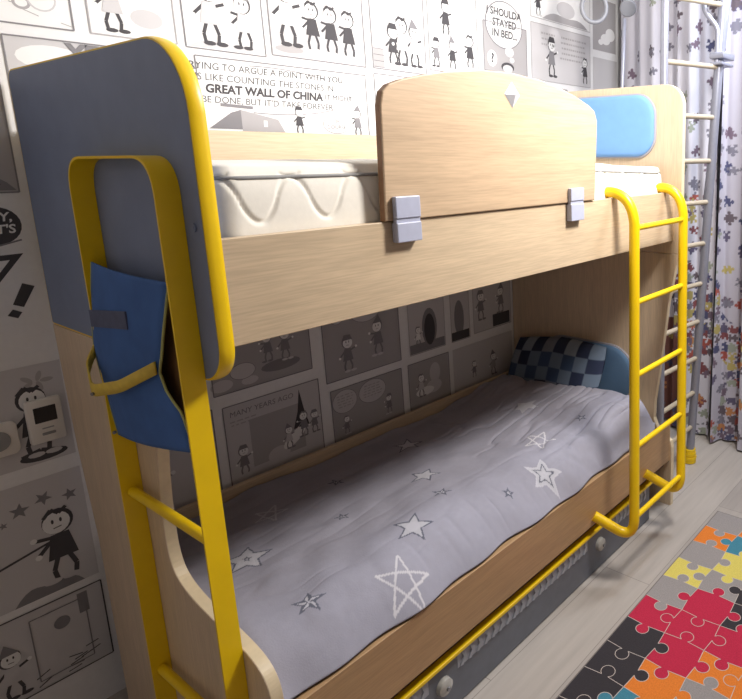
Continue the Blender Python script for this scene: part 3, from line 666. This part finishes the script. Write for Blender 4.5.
# ------------------------------------------------------------------ switches on the wall
t = thing('thermostat', 'white wall thermostat with a dark screen, mounted left of the bed', 'thermostat', (-.043, .898, .82))
bm = bmesh.new(); box(bm, -.080, -.006, .880, .8985, .822, .940, .006); th = finish('housing', bm, white_pl, t, smooth='auto')
bm = bmesh.new(); box(bm, -.066, -.020, .8785, .8805, .878, .920, .001); finish('screen', bm, black_pl, t)
bm = bmesh.new(); box(bm, -.056, -.028, .8785, .8805, .843, .850, .002); box(bm, -.054, -.030, .8790, .8805, .860, .863); finish('button', bm, piping_m, t)
t = thing('wall_socket', 'white rounded wall socket plate at the left edge, beside the thermostat', 'socket', (-.135, .898, .81))
bm = bmesh.new(); prism(bm, rounded([(-.185, .815, .015), (-.100, .815, .015), (-.100, .902, .015), (-.185, .902, .015)]), 'y', .884, .8985, bev=.003); finish('plate', bm, white_pl, t, smooth='auto')
bm = bmesh.new(); tube(bm, [(-.1425, .8835, .858), (-.1425, .8805, .858)], .026, 24); finish('socket_face', bm, piping_m, t, smooth='auto')

# ------------------------------------------------------------------ gymnastic wall bars beyond the bed
wb = thing('climbing_frame', 'grey steel climbing wall bars with pale rungs, between the bunk bed and the curtains', 'climbing frame', (2.07, .13, 0))
SL0, SL1 = Vector((1.890, .095, 0)), Vector((1.945, .130, ZC)); SR0, SR1 = Vector((2.235, .105, .01)), Vector((2.235, -.03, ZC))
for a, b, rr, nm in ((SL0, SL1, .017, 'stile'), (SR0, SR1, .021, 'stile')):
    bm = bmesh.new(); tube(bm, [a, b], rr, 16); finish(nm, bm, metal_t, wb, smooth='auto')
bm = bmesh.new(); tube(bm, [SR0 + Vector((.06, -.02, 1.3)), SR1 + Vector((.06, -.02, 0))], .011, 12); finish('support_tube', bm, metal_t, wb, smooth='auto')
for z in (.199, .386, .568, .757, .947, 1.143, 1.338, 1.527, 1.722, 1.940, 2.2, 2.42):
    a = SL0.lerp(SL1, z / ZC); b = SR0.lerp(SR1, z / ZC); a.z = b.z = z
    bm = bmesh.new(); tube(bm, [a, b], .0115, 12); finish('rung', bm, rung_m, wb, smooth='auto')
bm = bmesh.new(); tube(bm, fillet_path([(2.19, .06, 2.6), (2.19, .065, 2.18), (2.215, .005, 2.10), (2.215, .008, 1.95)], .03, 6), .012, 12); finish('bent_tube', bm, metal_t, wb, smooth='auto')
bm = bmesh.new(); box(bm, 2.19, 2.32, -.035, .035, 1.972, 2.0, .006); box(bm, 2.19, 2.32, -.030, .030, 1.945, 1.958, .004); finish('clamp', bm, metal_t, wb, smooth='auto')
bm = bmesh.new()
for zz, rr in ((.012, .034), (.03, .036), (.05, .033), (.068, .03)): tube(bm, [(2.235, .105, zz - .009), (2.235, .105, zz + .007)], rr, 20)
f = finish('rubber_foot', bm, yellow, wb, smooth='auto'); f['label'] = 'yellow rubber foot'
# gym ring on a strap and a hanging disc
gr = thing('gym_ring', 'small grey gymnastic ring hanging on a strap in front of the comic wallpaper', 'gym ring', (1.97, .50, 2.135))
bm = bmesh.new(); tube(bm, [(1.97 + .040 * math.cos(a), .50 - .040 * math.cos(a), 2.205 + .062 * math.sin(a)) for a in [2 * PI * k / 32 for k in range(33)]], .0095, 12, cap=False); finish('ring', bm, mat('ring_grey', s2l((128, 130, 138)), .5), gr, smooth=True)
bm = bmesh.new(); box(bm, 1.955, 1.985, .4985, .5015, 2.262, ZC - .001); finish('strap', bm, grey_rim, gr)
bm = bmesh.new(); box(bm, 1.95, 1.99, .488, .512, 2.245, 2.275, .003); finish('buckle', bm, chrome, gr)
hd = thing('hanging_disc', 'small grey disc seat on a rope, hanging before the left curtain', 'disc swing', (2.1, .40, 2.19))
bm = bmesh.new(); tube(bm, [Vector((2.1, .40, 2.215)) + Vector((.72, .48, .50)) * q for q in (-.012, -.009, .009, .012)], .04, 28, radii=[.034, .038, .038, .034]); finish('disc', bm, mat('disc_grey', s2l((120, 122, 130)), .7), hd, smooth='auto')
bm = bmesh.new(); tube(bm, [(2.09, .40, 2.22), (2.09, .40, ZC - .001)], .007, 8); tube(bm, [(2.092, .415, 2.17), (2.11, .44, 1.80), (2.11, .45, 1.45)], .009, 8); finish('rope', bm, metal_t, hd, smooth=True)

# ------------------------------------------------------------------ puzzle-print curtains
def piece_mask(U_, V_, seed, pitch, size, dens):
    ci, cj = np.floor(U_ / pitch).astype(int), np.floor(V_ / pitch).astype(int)
    ox = (hsh(ci, cj, seed) - .5) * pitch * .35; oy = (hsh(ci, cj, seed + 1) - .5) * pitch * .35
    u = (U_ / pitch - ci - .5) * pitch - ox; v = (V_ / pitch - cj - .5) * pitch - oy
    a = (hsh(ci, cj, seed + 5) - .5) * .5; u, v = (u * np.cos(a) - v * np.sin(a)) / size, (u * np.sin(a) + v * np.cos(a)) / size
    inside = (np.abs(u) < .5) & (np.abs(v) < .5)
    for k, (dx, dy) in enumerate(((1, 0), (-1, 0), (0, 1), (0, -1))):
        out = hsh(ci, cj, seed + 20 + k) < .6
        d_out = np.hypot(u - dx * .68, v - dy * .68); d_in = np.hypot(u - dx * .36, v - dy * .36)
        inside = np.where(out, inside | (d_out < .21) | ((np.abs(u * dy + v * dx) < .10) & (u * dx + v * dy > .4) & (u * dx + v * dy < .7)), inside & ~((d_in < .17) | ((np.abs(u * dy + v * dx) < .09) & (u * dx + v * dy > .3))))
    return inside & (hsh(ci, cj, seed + 9) < dens), hsh(ci, cj, seed + 11)
def curtain(name, y0, y1, xa, xb, amp, fold, seed, tint, block=None):
    """hangs along y from y0 (near the corner) to y1, x drifting from xa to xb"""
    Lc = abs(y1 - y0); n = int(Lc / .0026); s = np.linspace(0, 1, n); zz = np.arange(.012, 2.60, .0042)
    Sg, Z = np.meshgrid(s, zz, indexing='ij'); flare = 1 + .35 * (1 - Z / 2.6)
    ph = 2 * PI * Sg * Lc / fold + .5 * np.sin(5 * Sg + seed) + .25 * np.sin(Z * 1.7 + seed)
    X = xa + (xb - xa) * Sg + amp * flare * np.sin(ph) + .012 * np.sin(3 * ph + 1) * flare
    Y = y0 + (y1 - y0) * Sg + .3 * amp * np.sin(2 * ph)
    arc = np.concatenate([[0], np.cumsum(np.hypot(np.diff(X[:, 200]), np.diff(Y[:, 200])))]); Ua = arc[:, None] + 0 * Z
    base = np.array(s2l(tint)); col = np.ones(X.shape + (3,)) * base
    if block: col[(Y > block[0]) & (Y < block[1]) & (Z < .64)] = s2l((122, 84, 78))
    pal = np.array([s2l(c) for c in ((104, 98, 122), (130, 128, 142), (132, 82, 86), (168, 92, 84), (88, 90, 122), (182, 168, 108), (156, 162, 150), (122, 106, 122), (190, 134, 92), (108, 98, 106))])
    for sd_, pit, sz, dn in ((seed, .086, .042, .58), (seed + 50, .100, .042, .44)):
        mk, hv = piece_mask(Ua + sd_ * .013, Z + sd_ * .031, sd_, pit, sz, dn)
        k = (hv * 9.99).astype(int); upper = Z > 1.35
        k = np.where(upper & np.isin(k, (2, 3, 5, 8)), 1, k)  # coloured pieces turned grey: haze near the top put into the print
        mk &= ~((Z > 1.75) & (hv * 7.3 % 1 < .45)); col[mk] = pal[k][mk]
    # crowded coloured clusters low down, as printed
    low = vnoise(Ua / .14, Z / .2, seed + 3) * (Z < 1.0)
    mk, hv = piece_mask(Ua, Z, seed + 90, .052, .042, .92); sel = mk & (low > .52); col[sel] = pal[(hv * 9.99).astype(int)][sel]
    return grid_obj(name, np.stack([X, Y, Z], -1), curtain_m, col=col)
c1 = curtain('curtain', .84, .125, 2.745, 2.50, .026, .30, 3, (214, 213, 224), (.30, .62)); tag(c1, 'white curtain with scattered puzzle-piece print behind the steel climbing bars', 'curtain', 'puzzle-print curtains')
c2 = curtain('curtain', .105, -.90, 2.52, 2.45, .040, .26, 17, (192, 189, 202)); tag(c2, 'pale grey curtain with puzzle-piece print at the right edge', 'curtain', 'puzzle-print curtains')

# ------------------------------------------------------------------ puzzle rug
def rug():
    cw, ch = .1293, .1405; x1, y0 = 1.865, -.212; nx, ny = 16, 8
    tones = {'g': (150, 144, 142), 'o': (222, 124, 44), 't': (66, 130, 150), 'y': (214, 198, 98), 'r': (186, 36, 68), 'k': (52, 48, 52)}
    known = {(0, 0): 'g', (0, 1): 'o', (1, 0): 'o', (1, 1): 't', (2, 0): 'g', (2, 1): 'y', (3, 0): 'y', (3, 1): 'g', (4, 0): 'g', (4, 1): 'r', (5, 0): 'r', (5, 1): 'r', (4, 2): 'k', (5, 2): 'r', (6, 0): 'k', (6, 1): 'r', (6, 2): 'o', (7, 0): 'k', (7, 1): 'o', (7, 2): 'g', (8, 0): 'k', (8, 1): 't', (0, 2): 'y', (1, 2): 'g', (2, 2): 't', (3, 2): 'k'}
    keys = list(tones); mats = [mat('rug_' + k, s2l(tones[k]), .95, noise=.10, nscale=220, bump=.4) for k in keys]; mats += [mat('rug_line', s2l((196, 184, 176)), .95), mat('rug_edge', s2l((120, 112, 108)), .95)]
    rr = random.Random(5); tabx = {(i, j): rr.choice((-1, 1)) for i in range(nx + 1) for j in range(ny + 1)}; taby = {(i, j): rr.choice((-1, 1)) for i in range(nx + 1) for j in range(ny + 1)}
    def knob(p, q, s):
        """edge from p to q with a rounded tab bulging to side s"""
        p, q = Vector(p), Vector(q); d = q - p; l = d.length; d = d / l; n_ = Vector((-d.y, d.x)) * s; r_ = .022; off = .024; out = [p]
        a0 = math.asin(.011 / r_)
        for k in range(13):
            a = PI + a0 * 1.0 + (2 * PI - 2 * a0) * k / 12     # start near base
            ang = -PI / 2 - a0 - (2 * PI - 2 * a0) * k / 12
            out.append(p + d * (l / 2) + d * (r_ * math.cos(ang)) * 1.0 + n_ * (off + r_ * math.sin(ang)))
        return out
    def edge(a, b, kind, i, j):
        # canonical direction so neighbours share the same curve
        if kind == 'h':   # along x at row boundary j
            if j in (0, ny): return [Vector(a)]
            s = tabx[(i, j)]
        else:
            if i in (0, nx): return [Vector(a)]
            s = taby[(i, j)]
        return knob(a, b, s)
    bm = bmesh.new(); zt = .0085
    X = lambda i: x1 - i * cw
    Yy = lambda j: y0 - j * ch
    lines_ = []
    for i in range(nx):
        for j in range(ny):
            A, B, Cc, D = (X(i), Yy(j)), (X(i + 1), Yy(j)), (X(i + 1), Yy(j + 1)), (X(i), Yy(j + 1))
            e1 = edge(A, B, 'h', i, j); e2 = edge(B, Cc, 'v', i + 1, j); e3 = edge(D, Cc, 'h', i, j + 1); e4 = edge(A, D, 'v', i, j)
            path = e1 + e2 + [Vector(Cc)] + e3[:0:-1] + [Vector(D)] + e4[:0:-1]
            key = known.get((i, j)) or rr.choice('gotyrk')
            f = bm.faces.new([bm.verts.new((p[0], p[1], zt)) for p in path]); f.material_index = keys.index(key)
            if j > 0: lines_.append(e1 + [Vector(B)])
            if i > 0: lines_.append(e4 + [Vector(D)])
    bm.normal_update(); bmesh.ops.triangulate(bm, faces=bm.faces[:])
    for ln_ in lines_:
        for p, q in zip(ln_, ln_[1:]):
            d = (q - p); 
            if d.length < 1e-6: continue
            d.normalize(); n_ = Vector((-d.y, d.x)) * .0011
            f = bm.faces.new([bm.verts.new((v.x, v.y, zt + .0004)) for v in (p + n_, q + n_, q - n_, p - n_)]); f.material_index = len(keys)
    for f in bm.faces:
        if f.normal.z < 0: f.normal_flip()
    bm.normal_update()
    for f in bm.faces:
        if f.normal.z < 0: f.normal_flip()
    xa, xb, ya, yb = X(nx) - .004, X(0) + .004, Yy(ny) - .004, Yy(0) + .004
    k0 = len(bm.faces); box(bm, xa, xb, ya, yb, .0005, zt - .0006, mi=len(keys) + 1)
    return finish('rug', bm, mats)
rg = rug(); tag(rg, 'flat rug printed with multicoloured interlocking puzzle pieces, on the grey laminate floor', 'rug')
